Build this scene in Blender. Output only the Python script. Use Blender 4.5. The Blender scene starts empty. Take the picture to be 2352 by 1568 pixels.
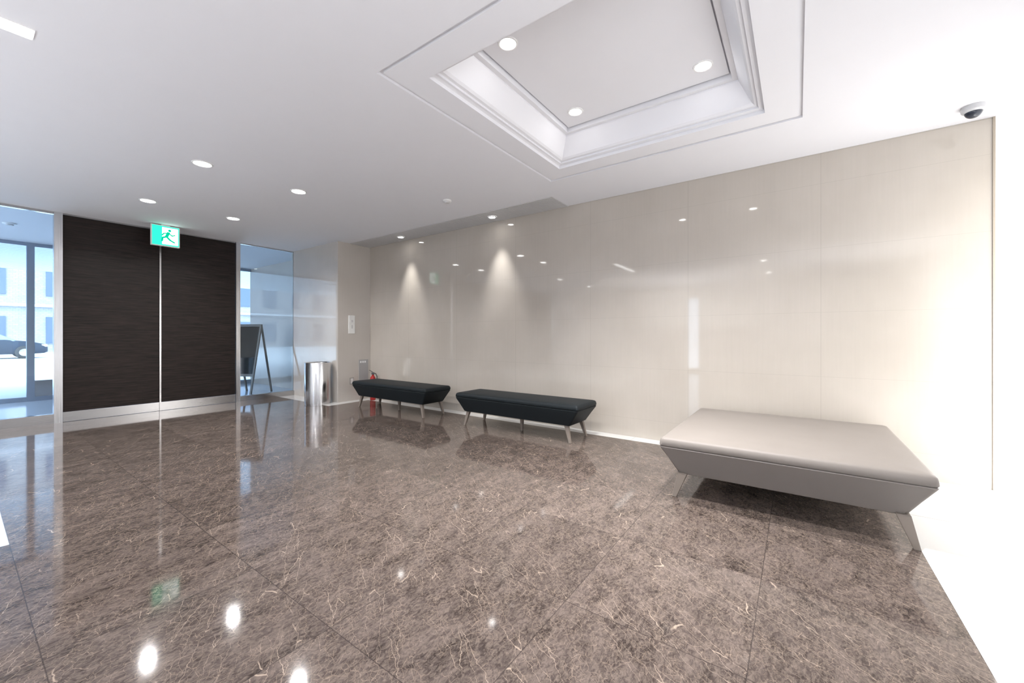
import bpy, bmesh, math
from mathutils import Vector, Matrix
scene = bpy.context.scene
scene.view_settings.view_transform = 'Standard'
scene.view_settings.look = 'None'

H = 2.783      # ceiling height
WX = 4.52      # beige wall plane
DY = 8.0       # door wall plane
CY = -1.20     # right corner

# ------------------------------------------------------------------ helpers
def link(o):
    scene.collection.objects.link(o); return o

def mesh_obj(name, verts, faces, mat=None, smooth=False, parent=None, midx=None):
    me = bpy.data.meshes.new(name)
    me.from_pydata([tuple(v) for v in verts], [], faces)
    me.update()
    o = bpy.data.objects.new(name, me); link(o)
    mats = mat if isinstance(mat, (list, tuple)) else ([mat] if mat else [])
    for m in mats: me.materials.append(m)
    if midx:
        for p, i in zip(me.polygons, midx): p.material_index = i
    if smooth:
        for p in me.polygons: p.use_smooth = True
        es = o.modifiers.new('es', 'EDGE_SPLIT'); es.split_angle = math.radians(38)
    if parent: o.parent = parent
    return o

def empty(name, loc=(0, 0, 0)):
    e = bpy.data.objects.new(name, None); link(e); e.location = loc
    e.empty_display_size = 0.1
    return e

def box_vf(x0, x1, y0, y1, z0, z1):
    v = [(x0,y0,z0),(x1,y0,z0),(x1,y1,z0),(x0,y1,z0),(x0,y0,z1),(x1,y0,z1),(x1,y1,z1),(x0,y1,z1)]
    f = [(0,3,2,1),(4,5,6,7),(0,1,5,4),(1,2,6,5),(2,3,7,6),(3,0,4,7)]
    return v, f

def box(name, x0, x1, y0, y1, z0, z1, mat, parent=None, bevel=0):
    v, f = box_vf(x0, x1, y0, y1, z0, z1)
    o = mesh_obj(name, v, f, mat, parent=parent)
    if bevel:
        b = o.modifiers.new('b', 'BEVEL'); b.width = bevel; b.segments = 3
    return o

def boxes(name, lst, mat, parent=None, bevel=0):
    V, F = [], []
    for b in lst:
        v, f = box_vf(*b); n = len(V)
        V += v; F += [tuple(i+n for i in q) for q in f]
    o = mesh_obj(name, V, F, mat, parent=parent)
    if bevel:
        m = o.modifiers.new('b', 'BEVEL'); m.width = bevel; m.segments = 2
    return o

def loft(name, rings, mat, cap=True, smooth=True, parent=None, closed=True):
    V, F = [], []
    n = len(rings[0])
    for r in rings: V += r
    for k in range(len(rings)-1):
        for i in range(n):
            j = (i+1) % n
            F.append((k*n+i, k*n+j, (k+1)*n+j, (k+1)*n+i))
    if cap:
        F.append(tuple(reversed(range(n))))
        F.append(tuple((len(rings)-1)*n+i for i in range(n)))
    return mesh_obj(name, V, F, mat, smooth=smooth, parent=parent)

def rrect(cx, cy, hx, hy, r, z, seg=6):
    out = []
    r = max(0.001, min(r, hx*0.98, hy*0.98))
    for (sx, sy, a0) in ((1,1,0),(-1,1,90),(-1,-1,180),(1,-1,270)):
        for k in range(seg+1):
            a = math.radians(a0 + 90*k/seg)
            out.append((cx+sx*(hx-r)+r*math.cos(a), cy+sy*(hy-r)+r*math.sin(a), z))
    return out

def circ(cx, cy, r, z, n=40):
    return [(cx+r*math.cos(2*math.pi*i/n), cy+r*math.sin(2*math.pi*i/n), z) for i in range(n)]

def revolve(name, cx, cy, prof, mat, parent=None, n=40, cap=True):
    return loft(name, [circ(cx, cy, r, z, n) for r, z in prof], mat, cap=cap, parent=parent)

def tube(name, pts, rad, mat, parent=None):
    cu = bpy.data.curves.new(name, 'CURVE'); cu.dimensions = '3D'
    sp = cu.splines.new('POLY'); sp.points.add(len(pts)-1)
    for p, q in zip(sp.points, pts): p.co = (*q, 1)
    cu.bevel_depth = rad; cu.bevel_resolution = 4; cu.use_fill_caps = True
    cu.materials.append(mat)
    o = bpy.data.objects.new(name, cu); link(o)
    if parent: o.parent = parent
    return o

def beam(name, p0, p1, w0, w1, mat, parent=None, side=None):
    """tapered square bar from p0 to p1"""
    p0, p1 = Vector(p0), Vector(p1)
    a = Vector((1,0,0)) if side is None else Vector(side).normalized()
    b = Vector((0,0,1)).cross(a)
    V = []
    for p, w in ((p0, w0), (p1, w1)):
        wx, wy = (w if isinstance(w, tuple) else (w, w))
        for sx, sy in ((-1,-1),(1,-1),(1,1),(-1,1)):
            V.append(p + a*sx*wx/2 + b*sy*wy/2)
    F = [(0,1,2,3),(7,6,5,4),(0,4,5,1),(1,5,6,2),(2,6,7,3),(3,7,4,0)]
    o = mesh_obj(name, V, F, mat, parent=parent)
    m = o.modifiers.new('b', 'BEVEL'); m.width = 0.003; m.segments = 2
    return o

# ------------------------------------------------------------------ materials
class NT:
    def __init__(s, name):
        s.m = bpy.data.materials.new(name); s.m.use_nodes = True
        s.t = s.m.node_tree; s.t.nodes.clear()
        s.out = s.t.nodes.new('ShaderNodeOutputMaterial')
    def n(s, typ, **kw):
        x = s.t.nodes.new(typ)
        for k, v in kw.items(): setattr(x, k, v)
        return x
    def l(s, a, b): s.t.links.new(a, b)
    def put(s, sock, v):
        if isinstance(v, bpy.types.NodeSocket): s.l(v, sock)
        else: sock.default_value = v
    def math(s, op, a, b=0.0, c=None, clamp=False):
        x = s.n('ShaderNodeMath', operation=op, use_clamp=clamp)
        s.put(x.inputs[0], a); s.put(x.inputs[1], b)
        if c is not None: s.put(x.inputs[2], c)
        return x.outputs[0]
    def mix(s, fac, a, b):
        x = s.n('ShaderNodeMix', data_type='RGBA')
        s.put(x.inputs[0], fac); s.put(x.inputs[6], a); s.put(x.inputs[7], b)
        return x.outputs[2]
    def noise(s, vec, scale, detail=3, rough=0.5, dist=0.0):
        x = s.n('ShaderNodeTexNoise')
        if vec is not None: s.l(vec, x.inputs['Vector'])
        x.inputs['Scale'].default_value = scale; x.inputs['Detail'].default_value = detail
        x.inputs['Roughness'].default_value = rough; x.inputs['Distortion'].default_value = dist
        return x.outputs[0]
    def mr(s, v, a, b, c=0.0, d=1.0):
        x = s.n('ShaderNodeMapRange'); s.put(x.inputs[0], v)
        for i, q in enumerate((a, b, c, d)): s.put(x.inputs[i+1], q)
        return x.outputs[0]
    def bsdf(s, **kw):
        p = s.n('ShaderNodeBsdfPrincipled')
        for k, v in kw.items(): s.put(p.inputs[k.replace('_', ' ')], v)
        s.l(p.outputs[0], s.out.inputs[0]); return p
    def pos(s):
        g = s.n('ShaderNodeNewGeometry'); return g.outputs['Position']
    def sep(s, v):
        x = s.n('ShaderNodeSeparateXYZ'); s.l(v, x.inputs[0]); return x.outputs
    def comb(s, a, b, c):
        x = s.n('ShaderNodeCombineXYZ')
        for i, q in enumerate((a, b, c)): s.put(x.inputs[i], q)
        return x.outputs[0]
    def vmath(s, op, a, b):
        x = s.n('ShaderNodeVectorMath', operation=op); s.put(x.inputs[0], a); s.put(x.inputs[1], b)
        return x.outputs[0]
    def mapping(s, vec, loc=(0,0,0), rot=(0,0,0), sc=(1,1,1)):
        x = s.n('ShaderNodeMapping'); s.l(vec, x.inputs[0])
        x.inputs[1].default_value = loc; x.inputs[2].default_value = rot; x.inputs[3].default_value = sc
        return x.outputs[0]
    def gridline(s, v, off, step, w):
        """1 on a joint line of width w"""
        a = s.math('SUBTRACT', v, off); a = s.math('DIVIDE', a, step)
        f = s.math('FRACT', a); f = s.math('SUBTRACT', f, 0.5); f = s.math('ABSOLUTE', f)
        return s.math('GREATER_THAN', f, 0.5 - w/step/2)

def C(r, g, b): return (r, g, b, 1)

def simple(name, col, rough=0.5, metal=0.0, bump=None, var=0.04, **kw):
    m = NT(name); p = m.pos()
    nz = m.noise(p, 6, 3)
    lo = tuple(c*(1-var) for c in col) + (1,); hi = tuple(min(1, c*(1+var)) for c in col) + (1,)
    col_s = m.mix(nz, lo, hi)
    b = m.bsdf(Base_Color=col_s, Roughness=rough, Metallic=metal, **kw)
    if bump:
        bn = m.n('ShaderNodeBump'); bn.inputs['Strength'].default_value = bump[1]; bn.inputs['Distance'].default_value = 0.002
        m.l(m.noise(p, bump[0], 4), bn.inputs['Height']); m.l(bn.outputs[0], b.inputs['Normal'])
    return m.m

def emis(name, col, s):
    m = NT(name); e = m.n('ShaderNodeEmission'); e.inputs[0].default_value = C(*col); e.inputs[1].default_value = s
    m.l(e.outputs[0], m.out.inputs[0]); return m.m

# dark marble-look tile
def mk_dark():
    m = NT('brown_marble_tile'); P = m.pos(); x, y, z = m.sep(P)
    T = 0.68
    ix = m.math('FLOOR', m.math('DIVIDE', m.math('SUBTRACT', x, 0.19), T))
    iy = m.math('FLOOR', m.math('DIVIDE', m.math('SUBTRACT', y, 3.54), T))
    wn = m.n('ShaderNodeTexWhiteNoise', noise_dimensions='3D'); m.l(m.comb(ix, iy, 0.0), wn.inputs['Vector'])
    V = m.vmath('ADD', P, m.vmath('MULTIPLY', wn.outputs['Color'], (9, 9, 9)))
    Vs = m.mapping(V, rot=(0, 0, math.radians(-57)), sc=(1.0, 2.0, 1.0))
    mott = m.noise(Vs, 5.5, 8, 0.74, 0.5)
    fine = m.noise(Vs, 38, 5, 0.7, 1.0)
    base = m.mix(m.mr(mott, 0.36, 0.64), C(0.032, 0.0235, 0.0208), C(0.110, 0.086, 0.077))
    base = m.mix(m.mr(fine, 0.44, 0.66, 0, 0.6), base, C(0.190, 0.152, 0.127))
    base = m.mix(m.mr(fine, 0.46, 0.30, 0, 0.5), base, C(0.018, 0.0130, 0.0120))
    # warped coordinates for the veins
    wnz = m.n('ShaderNodeTexNoise'); m.l(V, wnz.inputs['Vector']); wnz.inputs['Scale'].default_value = 16; wnz.inputs['Detail'].default_value = 3
    W = m.vmath('ADD', V, m.vmath('MULTIPLY', m.vmath('SUBTRACT', wnz.outputs['Color'], (.5, .5, .5)), (.045, .045, .045)))
    rot = m.mapping(W, rot=(0, 0, math.radians(-57)))
    for sc, st, w, ms, lo, k, col in ((34, 1.4, 0.055, 11, 0.46, 0.45, (0.31, 0.235, 0.18)),
                                      (14, 2.6, 0.024, 7, 0.50, 0.52, (0.38, 0.29, 0.225)),
                                      (2.1, 10.0, 0.014, 3.2, 0.46, 0.66, (0.48, 0.38, 0.30))):
        vo = m.n('ShaderNodeTexVoronoi', voronoi_dimensions='2D', feature='DISTANCE_TO_EDGE')
        m.l(m.mapping(rot, loc=(k*7, 0, 0), sc=(1.0, st, 1.0)), vo.inputs['Vector']); vo.inputs['Scale'].default_value = sc
        q = m.mr(vo.outputs['Distance'], 0.0, w, 1, 0)
        q = m.math('MULTIPLY', q, m.mr(m.noise(m.mapping(rot, loc=(k*3, 5, 0), sc=(1, 2.0, 1)), ms, 3), lo, lo+.09))
        base = m.mix(m.math('MULTIPLY', q, k), base, C(*col))
    tv = m.mr(wn.outputs['Value'], 0, 1, 0.91, 1.09)
    hs = m.n('ShaderNodeHueSaturation'); m.l(base, hs.inputs['Color']); m.l(tv, hs.inputs['Value'])
    g = m.math('MAXIMUM', m.gridline(x, 0.19, T, 0.0038), m.gridline(y, 3.54, T, 0.0038))
    base = m.mix(m.math('MULTIPLY', g, 0.6), hs.outputs[0], C(0.020, 0.016, 0.016))
    m.bsdf(Base_Color=base, Roughness=m.mr(mott, 0.3, 0.7, 0.052, 0.075), IOR=1.42)
    return m.m

def mk_white_tile():
    m = NT('white_polished_tile'); P = m.pos(); x, y, z = m.sep(P)
    base = m.mix(m.noise(P, 2, 4), C(0.64, 0.635, 0.62), C(0.69, 0.685, 0.675))
    g = m.math('MAXIMUM', m.gridline(x, 0.19, 0.68, 0.0045), m.gridline(y, -1.22, 1.36, 0.003))
    base = m.mix(m.math('MULTIPLY', g, 0.8), base, C(0.24, 0.23, 0.22))
    m.bsdf(Base_Color=base, Roughness=0.06)
    return m.m

def mk_wall(name, c0, c1, ax, voff, vstep, seams=True):
    m = NT(name); P = m.pos(); x, y, z = m.sep(P)
    u = y if ax == 'y' else x
    stripe = m.noise(m.comb(m.math('MULTIPLY', m.math('ADD', x, y), 1.0), m.math('MULTIPLY', z, 0.04), 0.0), 45, 3, 0.6)
    cloud = m.noise(P, 1.6, 4)
    f = m.math('ADD', m.math('MULTIPLY', stripe, 0.22), m.math('MULTIPLY', cloud, 0.78))
    base = m.mix(m.mr(f, 0.32, 0.68), C(*c0), C(*c1))
    if seams:
        gv = m.gridline(u, voff, vstep, 0.0033)
        gh = m.gridline(z, 0.21, 0.575, 0.003)
        base = m.mix(m.math('MAXIMUM', m.math('MULTIPLY', gv, 0.36), m.math('MULTIPLY', gh, 0.24)), base, C(0.25, 0.22, 0.19))
    m.bsdf(Base_Color=base, Roughness=0.04, IOR=1.54)
    return m.m

def mk_wood():
    m = NT('dark_wood_veneer'); P = m.pos(); x, y, z = m.sep(P)
    v = m.comb(m.math('MULTIPLY', x, 1.6), y, m.math('MULTIPLY', z, 42))
    n1 = m.noise(v, 1.5, 5, 0.65)
    v2 = m.comb(m.math('MULTIPLY', x, 7), y, m.math('MULTIPLY', z, 190))
    n2 = m.noise(v2, 1.2, 2)
    f = m.math('ADD', m.math('MULTIPLY', n1, 0.6), m.math('MULTIPLY', n2, 0.4))
    base = m.mix(m.mr(f, 0.38, 0.66), C(0.006, 0.0042, 0.0038), C(0.030, 0.0205, 0.0175))
    m.bsdf(Base_Color=base, Roughness=0.42, Specular_IOR_Level=0.2)
    return m.m

def mk_steel(name, vertical=True, col=(0.72, 0.72, 0.73), rough=0.2):
    m = NT(name); P = m.pos(); x, y, z = m.sep(P)
    v = m.comb(m.math('MULTIPLY', x, 60), m.math('MULTIPLY', y, 60), m.math('MULTIPLY', z, 1.0)) if vertical else \
        m.comb(m.math('MULTIPLY', x, 1.0), y, m.math('MULTIPLY', z, 120))
    n = m.noise(v, 2, 2)
    m.bsdf(Base_Color=m.mix(n, C(*[c*0.9 for c in col]), C(*col)), Metallic=1.0, Roughness=m.mr(n, 0.3, 0.7, rough-0.05, rough+0.06))
    return m.m

def mk_glass(name, tint, refl=1.0):
    m = NT(name)
    tr = m.n('ShaderNodeBsdfTransparent'); tr.inputs[0].default_value = C(*tint)
    gl = m.n('ShaderNodeBsdfGlossy'); gl.inputs['Roughness'].default_value = 0.01
    fr = m.n('ShaderNodeFresnel'); fr.inputs[0].default_value = 1.5
    mx = m.n('ShaderNodeMixShader')
    m.l(m.math('MULTIPLY', fr.outputs[0], refl, clamp=True), mx.inputs[0]); m.l(tr.outputs[0], mx.inputs[1]); m.l(gl.outputs[0], mx.inputs[2])
    m.l(mx.outputs[0], m.out.inputs[0]); return m.m

def mk_leather(name, col, rough=0.42):
    m = NT(name); P = m.pos()
    vo = m.n('ShaderNodeTexVoronoi'); m.l(P, vo.inputs['Vector']); vo.inputs['Scale'].default_value = 380
    nz = m.noise(P, 5, 3)
    b = m.bsdf(Base_Color=m.mix(nz, C(*[c*0.93 for c in col]), C(*[c*1.05 for c in col])), Roughness=rough, Specular_IOR_Level=0.22)
    bn = m.n('ShaderNodeBump'); bn.inputs['Strength'].default_value = 0.12; bn.inputs['Distance'].default_value = 0.0015
    m.l(vo.outputs['Distance'], bn.inputs['Height']); m.l(bn.outputs[0], b.inputs['Normal'])
    return m.m

M_dark = mk_dark(); M_wt = mk_white_tile()
M_wall = mk_wall('beige_polished_panel', (0.465, 0.420, 0.368), (0.52, 0.474, 0.421), 'y', 0.94, 1.11)
M_pil = mk_wall('beige_pillar_panel', (0.52, 0.48, 0.435), (0.57, 0.53, 0.49), 'x', 0, 9, seams=False)
M_ceil = simple('white_ceiling_paint', (0.785, 0.785, 0.82), 0.85, var=0.01)
M_plain = simple('off_white_wall_paint', (0.78, 0.78, 0.78), 0.6, var=0.02)
M_wood = mk_wood()
M_steel = mk_steel('brushed_steel_vertical'); M_steelh = mk_steel('brushed_steel_horizontal', False, (.50, .49, .49))
M_glass = mk_glass('clear_glass', (0.90, 0.95, 0.98), 1.1); M_glass2 = mk_glass('outer_glass', (0.86, 0.93, 0.98), 1.0)
M_black = mk_leather('black_leather', (0.0085, 0.012, 0.0145), 0.55)
M_taupe = mk_leather('taupe_leather', (0.205, 0.183, 0.167), 0.5)
M_leg = simple('grey_oak_legs', (0.20, 0.168, 0.142), 0.45, var=0.15)
M_lamp = emis('downlight_glow', (1.0, 0.99, 0.97), 30)
M_rim = simple('lamp_rim_white', (0.85, 0.85, 0.85), 0.4)
M_slot = simple('dark_slot', (0.10, 0.10, 0.11), 0.6)
M_louvre = simple('louvre_grey', (0.60, 0.59, 0.59), 0.5)

# ------------------------------------------------------------------ floor
xs = [-5.0, 0.19, 3.60, 4.35, WX]; ys = [-2.35, -0.54, 3.54, 6.26, DY]
V = [(x, y, 0) for y in ys for x in xs]; F = []; MI = []
for j in range(4):
    for i in range(4):
        F.append((j*5+i, j*5+i+1, (j+1)*5+i+1, (j+1)*5+i))
        dark = False
        if i == 0: dark = j == 1
        if i == 1: dark = j >= 1
        if i == 2: dark = j in (1, 2)
        MI.append(0 if dark else 1)
mesh_obj('floor', V, F, [M_dark, M_wt], midx=MI)
M_vest = simple('vestibule_floor_tile', (0.45, 0.52, 0.64), 0.12)
box('floor_vestibule', -5, 4.3, DY, 11.0, -0.05, 0.0, M_vest)

# ------------------------------------------------------------------ ceiling with coffer
ox0, ox1, oy0, oy1 = 1.54, 3.70, -0.03, 2.13
prof = [(0, 0), (0, .018), (.028, .018), (.028, .004), (.225, .004), (.225, .030), (.245, .034), (.262, .034), (.262, .050),
        (.285, .052), (.30, .066), (.345, .150), (.378, .215), (.378, .228), (.415, .228), (.415, .29), (.432, .29), (.432, .262)]
V = [(-5, -2.35, H), (WX, -2.35, H), (WX, DY, H), (-5, DY, H)]
for ins, dz in prof:
    V += [(ox0+ins, oy0+ins, H+dz), (ox1-ins, oy0+ins, H+dz), (ox1-ins, oy1-ins, H+dz), (ox0+ins, oy1-ins, H+dz)]
F = []
n = len(prof)+1
for k in range(n-1):
    for i in range(4):
        j = (i+1) % 4
        F.append((k*4+i, (k+1)*4+i, (k+1)*4+j, k*4+j))
F.append(((n-1)*4, (n-1)*4+3, (n-1)*4+2, (n-1)*4+1))
mesh_obj('ceiling', V, F, M_ceil)
PZ = H + 0.262
box('ceiling_vestibule', -5, 4.3, DY, 11.0, H, H+0.1, M_ceil)

# ------------------------------------------------------------------ walls
box('wall_east', WX, WX+0.15, CY, 6.45, 0, H, M_wall)
mesh_obj('wall_pillar', *box_vf(3.88, WX+0.15, 6.45, DY+0.06, 0, H), M_pil)
# angled wall: luminous white glass panel
ang = Vector((-0.973, -0.230, 0)).normalized(); nrm = Vector((-ang.y, ang.x, 0))
if nrm.y > 0: nrm = -nrm
c0 = Vector((WX+0.02, CY, 0)); c1 = c0 + ang*4.0
def slab(name, a, b, th, z0, z1, mat, off=0.0):
    a2, b2 = a+nrm*off, b+nrm*off
    v = [a2, b2, b2+nrm*th, a2+nrm*th]
    V = [(p.x, p.y, z0) for p in v] + [(p.x, p.y, z1) for p in v]
    F = [(0,3,2,1),(4,5,6,7),(0,1,5,4),(1,2,6,5),(2,3,7,6),(3,0,4,7)]
    return mesh_obj(name, V, F, mat)
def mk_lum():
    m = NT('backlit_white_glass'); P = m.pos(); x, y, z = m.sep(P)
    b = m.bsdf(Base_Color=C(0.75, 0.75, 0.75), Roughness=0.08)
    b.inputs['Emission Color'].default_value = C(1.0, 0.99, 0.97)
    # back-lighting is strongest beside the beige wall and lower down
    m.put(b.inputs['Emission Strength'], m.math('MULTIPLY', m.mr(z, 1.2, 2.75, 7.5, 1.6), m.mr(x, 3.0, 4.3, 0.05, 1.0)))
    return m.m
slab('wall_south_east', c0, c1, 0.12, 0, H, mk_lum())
box('wall_south', -5, c1.x+0.02, c1.y-0.12, c1.y, 0, H, M_plain)
# west wall with slot window
wy0, wy1 = 2.60, 2.93
boxes('wall_west', [(-5.15, -5, -2.35, wy0, 0, H), (-5.15, -5, wy1, DY, 0, H), (-5.15, -5, wy0, wy1, 2.37, H), (-5.15, -5, wy0, wy1, 0, 0.1)], M_plain)
box('window_1', -5.09, -5.07, wy0, wy1, 0.1, 2.37, mk_glass('slot_window_glass', (0.95, 0.97, 1.0)))
# thin corner trim and ceiling gap strip
box('trim_1', WX-0.008, WX, CY+0.0, CY+0.014, 0, H, simple('beige_metal_trim', (0.36, 0.31, 0.25), 0.35))
box('gap_shade_strip', WX-0.005, WX, CY, 2.34, H-0.006, H, simple('painted_gap_shade', (0.42, 0.39, 0.35), 0.6))  # dark strip painted for the shade in the gap under the ceiling
# ------------------------------------------------------------------ glazed door wall
boxes('door_frame_left', [(0.79, 0.868, DY-0.06, DY+0.06, 0, H)], M_steel)  # entrance door frame: two steel posts and a head rail
boxes('door_frame_right', [(2.885, 2.95, DY-0.06, DY+0.06, 0, H)], M_steel)
boxes('door_frame_head', [(0.868, 2.885, DY-0.04, DY+0.04, H-0.02, H)], M_steelh)
for k, (a, b) in enumerate(((0.872, 1.862), (1.884, 2.88))):
    d = empty('door_%d' % (k+1))
    box('leaf', a, b, DY-0.03, DY+0.02, 0.135, H-0.022, M_wood, parent=d, bevel=0.002)
    box('kick_rail', a, b, DY-0.034, DY+0.024, 0.003, 0.132, M_steelh, parent=d, bevel=0.001)
    if k == 0: box('meeting_stile', b, b+0.020, DY-0.045, DY+0.02, 0.003, H-0.022, M_steelh, parent=d)
w = empty('window_2')
box('glass', -5, 0.79, DY-0.006, DY+0.006, 0.12, H-0.03, M_glass, parent=w)
boxes('rails', [(-5, 0.79, DY-0.04, DY+0.04, 0, 0.12), (-5, 0.79, DY-0.03, DY+0.03, H-0.03, H), (-1.65, -1.6, DY-0.04, DY+0.04, 0.12, H-0.03)], M_steelh, parent=w)
w = empty('window_3')
box('glass', 2.95, 3.88, DY-0.006, DY+0.006, 0.09, H-0.015, M_glass, parent=w)
boxes('rails', [(2.95, 3.88, DY-0.04, DY+0.04, 0, 0.09), (2.95, 3.88, DY-0.02, DY+0.02, H-0.015, H)], M_steelh, parent=w)

# vestibule side wall + outer glazing
box('wall_vestibule', 4.3, 4.45, DY, 11.0, 0, H, M_pil)
w = empty('window_4')
M_fr = mk_steel('window_frame_steel', True, (0.30, 0.36, 0.45), 0.35)
box('glass', -5, 4.3, 10.995, 11.005, 0.08, 2.74, M_glass2, parent=w)
boxes('frames', [(x-0.045, x+0.045, 10.94, 11.06, 0, H) for x in (-4.4, -2.66, -0.92, 0.82, 2.56)] +
      [(-5, 4.3, 10.95, 11.05, 0, 0.08), (-5, 4.3, 10.95, 11.05, 2.72, H)], M_fr, parent=w)
boxes('door_base', [(0.865, 1.6, 10.96, 11.04, 0.08, 0.36)], M_steelh, parent=w)

# ------------------------------------------------------------------ exterior
box('ground_pavement', -60, 60, 11.0, 70, -0.06, -0.01, simple('pale_pavement', (0.66, 0.68, 0.70), 0.7))
def mk_soffit():
    m = NT('slatted_soffit'); x, y, z = m.sep(m.pos())
    g = m.gridline(y, 0, 0.22, 0.03)
    m.bsdf(Base_Color=m.mix(g, C(0.62, 0.69, 0.76), C(0.2, 0.25, 0.30)), Roughness=0.5); return m.m
box('canopy_soffit', -12, 12, 11.05, 15.7, 2.80, 3.0, mk_soffit())
def mk_brick():
    m = NT('pale_brick'); P = m.pos(); x, y, z = m.sep(P)
    b = m.n('ShaderNodeTexBrick'); m.l(m.comb(x, z, 0.0), b.inputs[0]); b.inputs['Scale'].default_value = 2.0
    b.inputs[1].default_value = C(0.30, 0.295, 0.31); b.inputs[2].default_value = C(0.36, 0.34, 0.34); b.inputs[3].default_value = C(0.22, 0.23, 0.26)
    m.bsdf(Base_Color=b.outputs[0], Roughness=0.8); return m.m
bld = empty('building')
box('facade', -30, 30, 44, 50, -0.01, 14, mk_brick(), parent=bld)
M_win = simple('building_window', (0.08, 0.11, 0.16), 0.3)
boxes('windows', [(x, x+1.2, 43.9, 44.1, zz, zz+1.9) for x in range(-20, 22, 3) for zz in (0.6, 4.0, 7.4, 10.8)], M_win, parent=bld)
boxes('ledges', [(-30, 30, 43.7, 44, zz, zz+0.18) for zz in (3.2, 6.6, 10.0)], simple('ledge', (0.6, 0.6, 0.62), .7), parent=bld)

# car
car = empty('car')
M_car = simple('dark_blue_car_paint', (0.010, 0.022, 0.040), 0.45, Specular_IOR_Level=0.25); M_cg = simple('car_glass', (0.22, 0.26, 0.30), 0.3, Specular_IOR_Level=0.3)
M_tyre = simple('tyre', (0.02, 0.02, 0.02), 0.7)
nx, cy0 = 3.0, 33.0
pr = [(-4.45, .35, .62, .80), (-4.4, .28, .80, .86), (-3.9, .22, .92, .88), (-3.0, .22, .96, .89), (-1.4, .22, .95, .89), (-0.6, .22, .86, .87), (-0.12, .25, .72, .80), (0, .32, .58, .70)]
rings = []
for dx, zb, zt, hw in pr:
    rings.append([(nx+dx, cy0+hw*c, (zb+zt)/2 + (zt-zb)/2*s) for c, s in ((-.93,-1),(.93,-1),(1,-.7),(1,.4),(.9,1),(-.9,1),(-1,.4),(-1,-.7))])
b_ = loft('body', rings, M_car, parent=car)
rings = []
for dx, zt, hw in ((-4.0, .93, .72), (-3.4, 1.38, .62), (-2.4, 1.48, .63), (-1.9, 1.42, .62), (-1.1, .95, .74)):
    rings.append([(nx+dx, cy0+hw*1.12, .88), (nx+dx, cy0+hw, zt-.02), (nx+dx, cy0+hw*.85, zt), (nx+dx, cy0-hw*.85, zt), (nx+dx, cy0-hw, zt-.02), (nx+dx, cy0-hw*1.12, .88)])
loft('cabin_glass', rings, M_cg, parent=car)
boxes('roof', [(nx-3.35, nx-2.0, cy0-.56, cy0+.56, 1.44, 1.50)], M_car, parent=car, bevel=.02)
for i, (wx, wy) in enumerate(((-.8, -.86), (-3.6, -.86), (-.8, .86), (-3.6, .86))):
    R = [[(nx+wx+r*math.cos(a*math.pi/12), cy0+wy+dy, .31+r*math.sin(a*math.pi/12)) for a in range(24)] for r, dy in ((.28, -.1), (.32, -.07), (.32, .07), (.28, .1))]
    loft('wheel_%d' % (i+1), R, M_tyre, parent=car)
    R = [[(nx+wx+r*math.cos(a*math.pi/12), cy0+wy+dy*(1 if wy > 0 else -1), .31+r*math.sin(a*math.pi/12)) for a in range(24)] for r, dy in ((.19, .09), (.18, .115), (.05, .12))]
    loft('hub_%d' % (i+1), R, M_steel, parent=car)
boxes('headlights', [(nx-.22, nx-.02, cy0-.78, cy0-.45, .58, .70), (nx-.22, nx-.02, cy0+.45, cy0+.78, .58, .70)], simple('headlight', (.85, .88, .9), .1), parent=car, bevel=.02)

# ------------------------------------------------------------------ benches
def seat(name, x0, x1, y0, y1, top, bot, binx, biny, feet, mat, mids=(), lw=0.042, lf=0.026, lid=0.055):
    e = empty(name)
    cx, cy, hx, hy = (x0+x1)/2, (y0+y1)/2, (x1-x0)/2, (y1-y0)/2
    s = top - lid
    def R(z, ix, iy, r): return rrect(cx, cy, hx-ix, hy-iy, r, z)
    body = [R(bot, binx+.012, biny+.012, .02), R(bot+.005, binx+.002, biny+.002, .02),
            R(bot+(s-bot)*.5, binx*.52, biny*.52, .022), R(s-.02, binx*.08, biny*.08, .022), R(s-.008, .002, .002, .022), R(s-.002, .008, .008, .022)]
    loft('body', body, mat, parent=e)
    lidr = [R(s-.002, .012, .012, .022), R(s+.001, .004, .004, .022), R(s+.008, 0, 0, .022), R(s+.028, 0.002, .002, .022), R(top-.014, .006, .006, .022),
            R(top-.005, .014, .014, .022), R(top, .03, .03, .022), R(top+.004, .12, .12, .04), R(top+.006, .2, .2, .04)]
    loft('cushion', lidr, mat, parent=e)
    for i, (fx, fy) in enumerate(feet):
        sx = 1 if fx > cx else -1; sy = 1 if fy > cy else -1
        tx = fx - sx*0.02; ty = fy - sy*0.055
        beam('leg_%d' % (i+1), (tx, ty, bot+.012), (fx, fy, 0), (lw, lw*1.15), lf, M_leg, parent=e)
    for i, (fx, fy) in enumerate(mids):
        beam('centre_leg_%d' % (i+1), (fx, fy, bot+.012), (fx, fy, 0), (lw, lw), lf, M_leg, parent=e)
    return e
for nm, dy in (('upholstered_bench', 2.29), ('upholstered_bench', 0.0)):
    seat(nm, 3.78, 4.28, 1.86+dy, 3.60+dy, .42, .185, .045, .11, [(3.85, 1.98+dy), (4.24, 1.98+dy), (3.85, 3.49+dy), (4.24, 3.49+dy)], M_black,
         mids=[(4.04, 2.73+dy)])
seat('square_ottoman', 2.95, 4.42, -0.60, 0.81, .425, .165, .08, .11, [(3.02, -.525), (4.35, -.525), (3.02, .72), (4.35, .72)], M_taupe, lw=.055, lf=.030, lid=.06)

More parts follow.
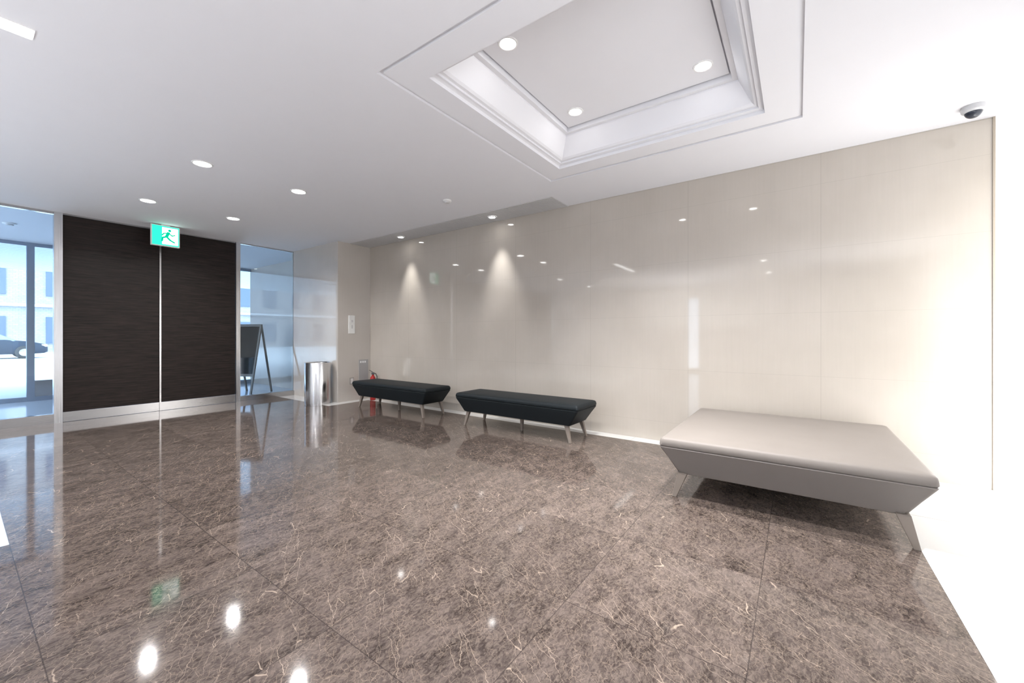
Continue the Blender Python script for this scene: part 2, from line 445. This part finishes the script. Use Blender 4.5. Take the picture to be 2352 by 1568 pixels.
# ------------------------------------------------------------------ trash bin
bx, by, br = 3.64, 6.66, .205
tb = empty('trash_bin')
revolve('body', bx, by, [(br-.008, 0), (br-.008, .02), (br, .02), (br, .690), (br-.004, .70), (br-.012, .70), (br-.02, .695), (br-.03, .675), (.12, .668)], M_steel, parent=tb, n=56)
revolve('lid_opening', bx, by, [(.11, .66), (.11, .672), (.10, .672)], M_slot, parent=tb)

# ------------------------------------------------------------------ A-frame sign behind the glass
ae = empty('a_frame_signboard')
apex = Vector((3.62, 8.75, 1.38)); wd = Vector((-.27, .55, 0)).normalized(); nn = Vector((-.9, -.44, 0)).normalized()
M_board = simple('blackboard', (0.008, 0.009, 0.010), 0.6, Specular_IOR_Level=0.2); M_gf = simple('grey_wood_frame', (0.16, 0.15, 0.14), 0.5)
def P_(u, w_, back=False):   # u 0 top..1 bottom ; w_ along width
    return apex + wd*w_ + (-nn if back else nn)*(.27*u) + Vector((0, 0, -1.38*u))
for i, w_ in enumerate((0, .58)):
    beam('front_leg_%d' % (i+1), P_(0, w_), P_(1, w_), (.035, .03), (.035, .03), M_gf, parent=ae, side=wd)
    beam('rear_leg_%d' % (i+1), P_(0.0, w_, True), P_(1, w_, True), (.03, .03), (.03, .03), M_gf, parent=ae, side=wd)
def plank(name, u0, u1, w0, w1, th, mat):
    nu = (nn*1.38 + Vector((0, 0, .27))).normalized()
    q = [P_(u0, w0), P_(u0, w1), P_(u1, w1), P_(u1, w0)]
    V = [p - nu*th/2 for p in q] + [p + nu*th/2 for p in q]
    mesh_obj(name, V, [(0,1,2,3),(7,6,5,4),(0,4,5,1),(1,5,6,2),(2,6,7,3),(3,7,4,0)], mat, parent=ae)
plank('board', .03, .72, .01, .57, .014, M_board)
plank('top_bar', 0.0, .035, 0, .58, .034, M_gf); plank('lower_bar', .71, .745, 0, .58, .034, M_gf)

# ------------------------------------------------------------------ exit sign
es = empty('exit_sign')
sx, sy = 1.845, 7.60
sx0, sx1, sz0, sz1 = sx-.165, sx+.165, H-.315, H-.012
box('housing', sx0, sx1, sy-.02, sy+.03, sz0, sz1, simple('sign_housing', (.8, .82, .8), .4), parent=es, bevel=.004)
box('bracket', sx-.05, sx+.05, sy-.015, sy+.025, H-.013, H, M_rim, parent=es)
G = emis('exit_green', (0.03, 0.85, 0.50), 1.6); Wt = emis('exit_white', (.85, 1, .95), 3.0)
fy = sy-.0225
def flat(name, pts, mat, dy=0.0):
    V = [(sx + (u-.5)*.31, fy-dy, sz0+.012 + v*.28) for u, v in pts]
    mesh_obj(name, V, [tuple(range(len(V)))], mat, parent=es)
flat('face', [(0,0),(1,0),(1,1),(0,1)], G)
flat('doorway', [(.36,.06),(.96,.06),(.96,.94),(.36,.94)], Wt, .001)
def limb(nm, a, b, w, mat):
    a, b = Vector(a), Vector(b); d = (b-a).normalized(); p = Vector((-d.y, d.x))*w/2; a = a-d*w*.3; b = b+d*w*.3
    flat(nm, [tuple(a-p), tuple(b-p), tuple(b+p), tuple(a+p)], mat, .002)
G2 = emis('exit_figure_green', (0.0, 0.60, 0.34), 1.2)
limb('torso', (.60,.68), (.52,.46), .12, G2); limb('thigh_front', (.52,.46), (.38,.40), .08, G2); limb('shin_front', (.38,.40), (.36,.22), .07, G2)
limb('thigh_rear', (.54,.45), (.66,.30), .08, G2); limb('shin_rear', (.66,.30), (.82,.20), .07, G2)
limb('arm_front', (.58,.66), (.42,.62), .055, G2); limb('forearm_front', (.42,.62), (.36,.52), .05, G2); limb('arm_rear', (.62,.64), (.74,.54), .055, G2); limb('forearm_rear', (.74,.54), (.84,.60), .05, G2)
flat('head', [(.64+.06*math.cos(a*.4488), .80+.068*math.sin(a*.4488)) for a in range(14)], G2, .002)

# ------------------------------------------------------------------ lamps
def area(name, loc, size, power, parent=None, spread=150, col=(1, .985, .97), rot=(0, 0, 0), shape='DISK', sizey=None):
    L = bpy.data.lights.new(name, 'AREA'); L.shape = shape; L.size = size
    if sizey: L.size_y = sizey
    L.energy = power; L.color = col; L.spread = math.radians(spread)
    o = bpy.data.objects.new(name, L); link(o); o.location = loc; o.rotation_euler = rot
    if parent: o.parent = parent
    return o
def downlight(x, y, z=H, p=24, r=.068, spread=150):
    e = empty('recessed_downlight')
    revolve('trim_ring', x, y, [(r+.016, z), (r+.014, z-.005), (r+.004, z-.006), (r, z-.003), (r, z+.0)], M_rim, parent=e, cap=False)
    revolve('diffuser', x, y, [(r, z-.0025), (r*.6, z-.0035)], M_lamp, parent=e)
    area('lamp', (x, y, z-.012), r*1.1, p, e, spread=spread)
for x in (1.39, 2.29):
    for y in (4.6, 6.4): downlight(x, y)
for x, y in ((2.1, 1.53), (3.07, 1.53), (3.07, .54), (2.1, .54)): downlight(x, y, PZ, 27, .05, 105)
for x in (-3.2, -1.2):
    for y in (0.6, 5.6): downlight(x, y, p=30)
le = empty('linear_ceiling_light')
box('housing', -1.0, .265, 3.32, 3.435, H-.004, H, M_rim, parent=le)
box('diffuser', -.995, .26, 3.325, 3.43, H-.007, H-.0035, emis('linear_glow', (1, 1, 1), 10), parent=le)
area('lamp', (-.37, 3.378, H-.015), 1.24, 30, le, shape='RECTANGLE', sizey=.1)

# slot diffuser with wall washers
sd = empty('ceiling_slot_diffuser')
lst = []
x = 4.10
while x < 4.50:
    lst.append((x, x+.017, 2.35, 6.44, H-.008, H-.002)); x += .0245
boxes('slats', lst, M_louvre, parent=sd)
box('back', 4.10, 4.51, 2.35, 6.44, H-.002, H-.0005, simple('diffuser_back', (.36, .35, .35), .6), parent=sd)
for yy in (3.40, 5.31):
    e = empty('wall_washer_spotlight')
    revolve('ring', 4.30, yy, [(.062, H-.009), (.06, H-.016), (.045, H-.018), (.043, H-.012)], M_rim, parent=e, cap=False)
    revolve('lens', 4.30, yy, [(.045, H-.012), (.02, H-.014)], M_lamp, parent=e)
    L = bpy.data.lights.new('beam', 'SPOT'); L.energy = 95; L.spot_size = math.radians(48); L.spot_blend = 1.0; L.color = (1, .99, .97); L.shadow_soft_size = .05
    o = bpy.data.objects.new('beam', L); link(o); o.location = (4.30, yy, H-.03); o.parent = e
    o.rotation_euler = Vector((.085, 0, -.65)).to_track_quat('-Z', 'Y').to_euler()

# unseen fill lights added behind the camera to brighten the ceiling
area('ceiling_fill_light', (-3.2, 2.6, 1.3), 3.0, 160, None, 175, (.97, .98, 1), (math.pi, 0, 0), 'SQUARE')
area('ceiling_fill_light', (-1.2, -0.8, 1.3), 2.0, 100, None, 175, (.97, .98, 1), (math.pi, 0, 0), 'SQUARE')
area('vestibule_fill_light', (-1.5, 9.6, H-.02), .6, 120, None, 160, (.75, .88, 1))  # unseen bluish fill light added to brighten the vestibule

# ------------------------------------------------------------------ small fixtures
def detector(x, y, r=.05):
    e = empty('smoke_detector')
    revolve('base', x, y, [(r, H), (r, H-.012), (r*.8, H-.018)], M_rim, parent=e)
    revolve('sensor', x, y, [(r*.6, H-.017), (r*.55, H-.032), (r*.3, H-.036)], M_louvre, parent=e)
detector(3.48, 3.44); detector(.5, 9.3, .07)
cam_e = empty('ceiling_security_camera')
dx, dy = 4.23, -1.02
revolve('base', dx, dy, [(.062, H), (.064, H-.014), (.060, H-.034), (.048, H-.044)], simple('camera_white', (.55, .55, .56), .3), parent=cam_e)
revolve('dome', dx, dy, [(.046, H-.040)] + [(.045*math.cos(a*math.pi/18), H-.042-.040*math.sin(a*math.pi/18)) for a in range(1, 9)], simple('smoked_dome', (.03, .035, .05), .05), parent=cam_e)
FY = 6.45
it = empty('wall_intercom')
box('plate', 4.075, 4.195, FY-.018, FY, 1.19, 1.51, simple('plate_white', (.8, .8, .78), .35), parent=it, bevel=.004)
box('button_top', 4.115, 4.155, FY-.023, FY-.017, 1.39, 1.43, M_louvre, parent=it)
box('button_lower', 4.12, 4.15, FY-.023, FY-.017, 1.28, 1.34, M_louvre, parent=it)
ol = empty('power_outlet')
box('plate', 4.10, 4.18, FY-.01, FY, .29, .41, simple('outlet_dark', (.30, .28, .26), .4), parent=ol, bevel=.002)
box('socket', 4.115, 4.165, FY-.013, FY-.009, .305, .395, simple('outlet_grey', (.7, .69, .67), .4), parent=ol)
fp = empty('fire_extinguisher_sign')
box('plate', 4.28, 4.47, FY-.012, FY, .22, .72, simple('sign_grey', (.36, .35, .35), .35), parent=fp, bevel=.002)
boxes('marks', [(4.30+i*.045, 4.33+i*.045, FY-.014, FY-.0115, .66, .695) for i in range(3)] , simple('mark_light', (.8, .8, .8), .4), parent=fp)
fe = empty('fire_extinguisher')
M_red = simple('red_enamel', (.38, .012, .010), .2)
ex, ey = 4.40, 6.20
revolve('tank', ex, ey, [(.04, 0), (.048, .01), (.048, .36), (.044, .40), (.03, .425), (.018, .435), (.018, .46)], M_red, parent=fe, n=28)
box('valve', ex-.02, ex+.02, ey-.018, ey+.018, .455, .495, M_slot, parent=fe, bevel=.004)
beam('handle_lower', (ex, ey, .485), (ex-.10, ey-.03, .50), .018, .014, M_slot, parent=fe, side=(0, 1, 0))
beam('handle_upper', (ex, ey, .50), (ex-.10, ey-.03, .545), .018, .014, M_slot, parent=fe, side=(0, 1, 0))
tube('hose', [(ex+.01, ey, .48), (ex+.045, ey-.02, .47), (ex+.065, ey-.03, .42), (ex+.06, ey-.03, .3), (ex+.058, ey-.03, .16)], .009, M_slot, parent=fe)

# ------------------------------------------------------------------ world
wd_ = bpy.data.worlds.new('World'); scene.world = wd_; wd_.use_nodes = True
nt = wd_.node_tree; bg = nt.nodes['Background']
bg.inputs[0].default_value = (0.76, 0.87, 1.0, 1); bg.inputs[1].default_value = 7.5
S = bpy.data.lights.new('sun', 'SUN'); S.energy = 3.0; S.angle = .1; S.color = (1, .97, .92)
so = bpy.data.objects.new('sun', S); link(so); so.rotation_euler = Vector((.35, .75, -.9)).to_track_quat('-Z', 'Y').to_euler()

# ------------------------------------------------------------------ camera
cd = bpy.data.cameras.new('Camera'); cam = bpy.data.objects.new('Camera', cd); link(cam)
cd.sensor_width = 36; cd.sensor_fit = 'HORIZONTAL'; cd.lens = 920/2352*36; cd.shift_y = -13/2352; cd.clip_start = .05; cd.clip_end = 300
cam.location = (0, 0, 1.15)
cam.rotation_euler = (math.radians(90), 0, math.atan2(.5804, .8142) - math.pi/2)
scene.camera = cam
